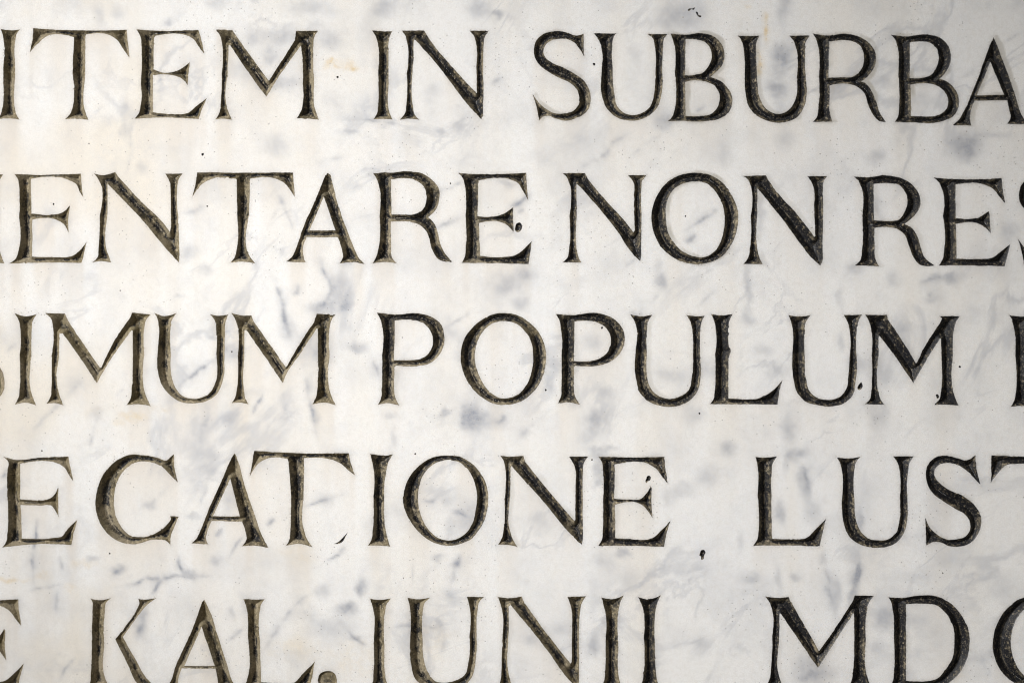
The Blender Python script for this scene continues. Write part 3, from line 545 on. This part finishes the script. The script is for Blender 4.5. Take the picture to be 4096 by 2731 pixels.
for l in range(1, ncomp + 1):
    ci, cj = np.nonzero(lab == l)
    fs = owner.get(l, [])
    i0, i1, j0, j1 = ci.min(), ci.max() + 1, cj.min(), cj.max() + 1
    cm = np.zeros((i1 - i0 + 2, j1 - j0 + 2), bool); cm[ci - i0 + 1, cj - j0 + 1] = True
    P, E = [], []
    idx = {}
    def gv(i, j):
        if (i, j) not in idx:
            idx[(i, j)] = len(P); P.append((U0 + j * ST, V0 + i * ST))
        return idx[(i, j)]
    for a, c in zip(ci, cj):
        la, lc = a - i0 + 1, c - j0 + 1
        if not cm[la - 1, lc]: E.append((gv(a, c), gv(a, c + 1)))
        if not cm[la + 1, lc]: E.append((gv(a + 1, c), gv(a + 1, c + 1)))
        if not cm[la, lc - 1]: E.append((gv(a, c), gv(a + 1, c)))
        if not cm[la, lc + 1]: E.append((gv(a, c + 1), gv(a + 1, c + 1)))
    for fi in fs:
        for L in F[fi]['d']:
            if lab[int((L[0][1] - V0) / ST), int((L[0][0] - U0) / ST)] != l: continue
            s_ = len(P); n_ = len(L)
            P.extend(map(tuple, L)); E.extend((s_ + k_, s_ + (k_ + 1) % n_) for k_ in range(n_))
    V, Tt = cdt(P, E)
    cx = V[Tt].mean(1)
    ri = ((cx[:, 1] - V0) / ST).astype(int); rj = ((cx[:, 0] - U0) / ST).astype(int)
    keep = (lab[np.clip(ri, 0, NY - 2), np.clip(rj, 0, NX - 2)] == l)
    for fi in fs: keep &= ~inside(F[fi]['d'], cx[:, 0], cx[:, 1])
    allU.append(V[:, 0]); allV.append(V[:, 1]); allT.append(Tt[keep] + off); off += len(V)
U = np.concatenate(allU); V = np.concatenate(allV); TR = np.concatenate(allT)
co = to_plane(U, V)
TR = orient(co, TR)
attrs = dict(vein=sample(vein, U, V), yel=sample(yel, U, V), ghost=sample(ghost, U, V), halo_stain=sample(halo_stain, U, V), drip=sample(drip, U, V), cream=sample(cream, U, V))
# edges and back of the 40 mm thick slab
border = np.concatenate([vid[0, :], vid[1:, -1], vid[-1, -2::-1], vid[-2:0:-1, 0]])
nb = len(border); nb0 = len(co)
back = co[border].copy(); back[:, 1] += .04
co = np.concatenate([co, back])
for k_ in attrs: attrs[k_] = np.concatenate([attrs[k_], attrs[k_][border]])
side = np.stack([border, np.roll(border, -1), nb0 + np.roll(np.arange(nb), -1), nb0 + np.arange(nb)], -1)
c4 = [nb0, nb0 + NX - 1, nb0 + NX + NY - 2, nb0 + 2 * NX + NY - 3]
quads = np.concatenate([quads, side, np.array([c4])])
me = make_mesh("marble_tablet", co, TR, quads, attrs, smooth=False)
me.materials.append(marble)
slab = bpy.data.objects.new("marble_tablet", me)
sc.collection.objects.link(slab)
slab["label"] = "white marble tablet with grey veins, carved with rows of dark painted Latin capitals"
slab["category"] = "tablet"

# ------------------------------------------------------------------ carved letters: V-cut grooves
ROWS = {1: "ITEM IN SUBURBA", 2: "ENTARE NON RES", 3: "SIMUM POPULUM", 4: "ECATIONE LUST", 5: "E KAL. IUNII MDC"}
for i, f in enumerate(F):
    chip = f['kind'] != 'letter'
    (x0, y0), (x1, y1) = f['bb']
    st = 2.6 if chip else 3.3
    gx, gy = np.meshgrid(np.arange(x0 + .7, x1, st), np.arange(y0 + .7, y1, st))
    gx[1::2] += st * .5
    gx, gy = gx.ravel(), gy.ravel()
    m = inside(f['d'], gx, gy); gx, gy = gx[m], gy[m]
    d = dist(f['all'], gx, gy); m = d > 1.3; gx, gy = gx[m], gy[m]
    P, E = [], []
    for L in f['d']:
        s_ = len(P); n_ = len(L)
        P.extend(map(tuple, L)); E.extend((s_ + k_, s_ + (k_ + 1) % n_) for k_ in range(n_))
    P.extend(zip(gx, gy))
    Vv, Tt = cdt(P, E)
    cx = Vv[Tt].mean(1)
    Tt = Tt[inside(f['d'], cx[:, 0], cx[:, 1])]
    d = dist(f['all'], Vv[:, 0], Vv[:, 1])
    d[d < .9] = 0
    # chisel texture: facets are not perfectly flat
    # how far across its stroke each point lies (1 = bottom of the V)
    hx, hy = np.meshgrid(np.arange(x0 - 3, x1 + 6, 3.0), np.arange(y0 - 3, y1 + 6, 3.0))
    hi_ = inside(f['d'], hx, hy); hd = np.zeros(hx.shape)
    if hi_.any(): hd[hi_] = dist(f['all'], hx[hi_], hy[hi_])
    mxf = hd.copy()
    for ax in (0, 1):
        src = mxf.copy()
        for k_ in range(1, 8):
            mxf = np.maximum(mxf, np.maximum(np.roll(src, k_, ax), np.roll(src, -k_, ax)))
    hwid = mxf[np.clip(((Vv[:, 1] - y0 + 3) / 3).round().astype(int), 0, mxf.shape[0] - 1), np.clip(((Vv[:, 0] - x0 + 3) / 3).round().astype(int), 0, mxf.shape[1] - 1)]
    midv = np.clip(d / np.maximum(hwid, 3), 0, 1)
    und = (vnoise(Vv[:, 0] / 11, Vv[:, 1] / 19, 7) - .5) * .7 + (vnoise(Vv[:, 0] / 30, Vv[:, 1] / 45, 8) - .5) * 1.3
    if chip:
        z = np.minimum(d * 1.2, 9) + und * np.clip(d / 6, 0, 1)
    else:
        z = 1.15 * (np.sqrt(d * d + 1.2) - 1.09) + und * np.clip(d / 10, 0, 1)
        z = np.where(z > 29, 29 + (z - 29) * .3, z)
    co = to_plane(Vv[:, 0], Vv[:, 1]); co[:, 1] += np.maximum(z, 0) * PX
    Tt = orient(co, Tt)
    used = np.unique(Tt); rm = np.full(len(co), -1); rm[used] = np.arange(len(used))
    x = f['c'][0] / W; y = f['c'][1] / H
    wear = f['wear'] if f['wear'] is not None else .86 - .47 * min(max(x, 0), 1) ** .75 + (.13 if f['row'] == 5 and x < .6 else 0) + (.05 if f['row'] == 3 and x < .4 else 0)
    if f['kind'] == 'chip': wear = .45
    wv = wear + .25 * (fbm(Vv[:, 0] / 120, Vv[:, 1] / 120, 130, 3) - .5)
    nm = {'letter': 'carved_letter', 'dot': 'carved_point', 'chip': 'chip'}[f['kind']]
    me = make_mesh(nm, co[used], rm[Tt], None, dict(wear=wv[used], depth=np.clip(d / 22, 0, 1)[used], mid=midv[used]), smooth=False)
    me.materials.append(paint)
    o = bpy.data.objects.new(nm, me); sc.collection.objects.link(o); o.parent = slab
    if f['kind'] == 'letter':
        o["label"] = "carved and painted capital letter %s in the line %s" % (f['ch'], ROWS[f['row']])
    elif f['kind'] == 'dot':
        o["label"] = "round carved point after the letters KAL"
    # origin at the piece's centre
    ctr = to_plane(np.array([f['c'][0]]), np.array([f['c'][1]]))[0]
    me.transform(Matrix.Translation(-Vector(ctr))); o.location = Vector(ctr)
tot = sum(len(o.data.loop_triangles) or len(o.data.polygons) for o in bpy.data.objects if o.type == 'MESH')
print("polys", tot, "pieces", len(F), "components", ncomp)
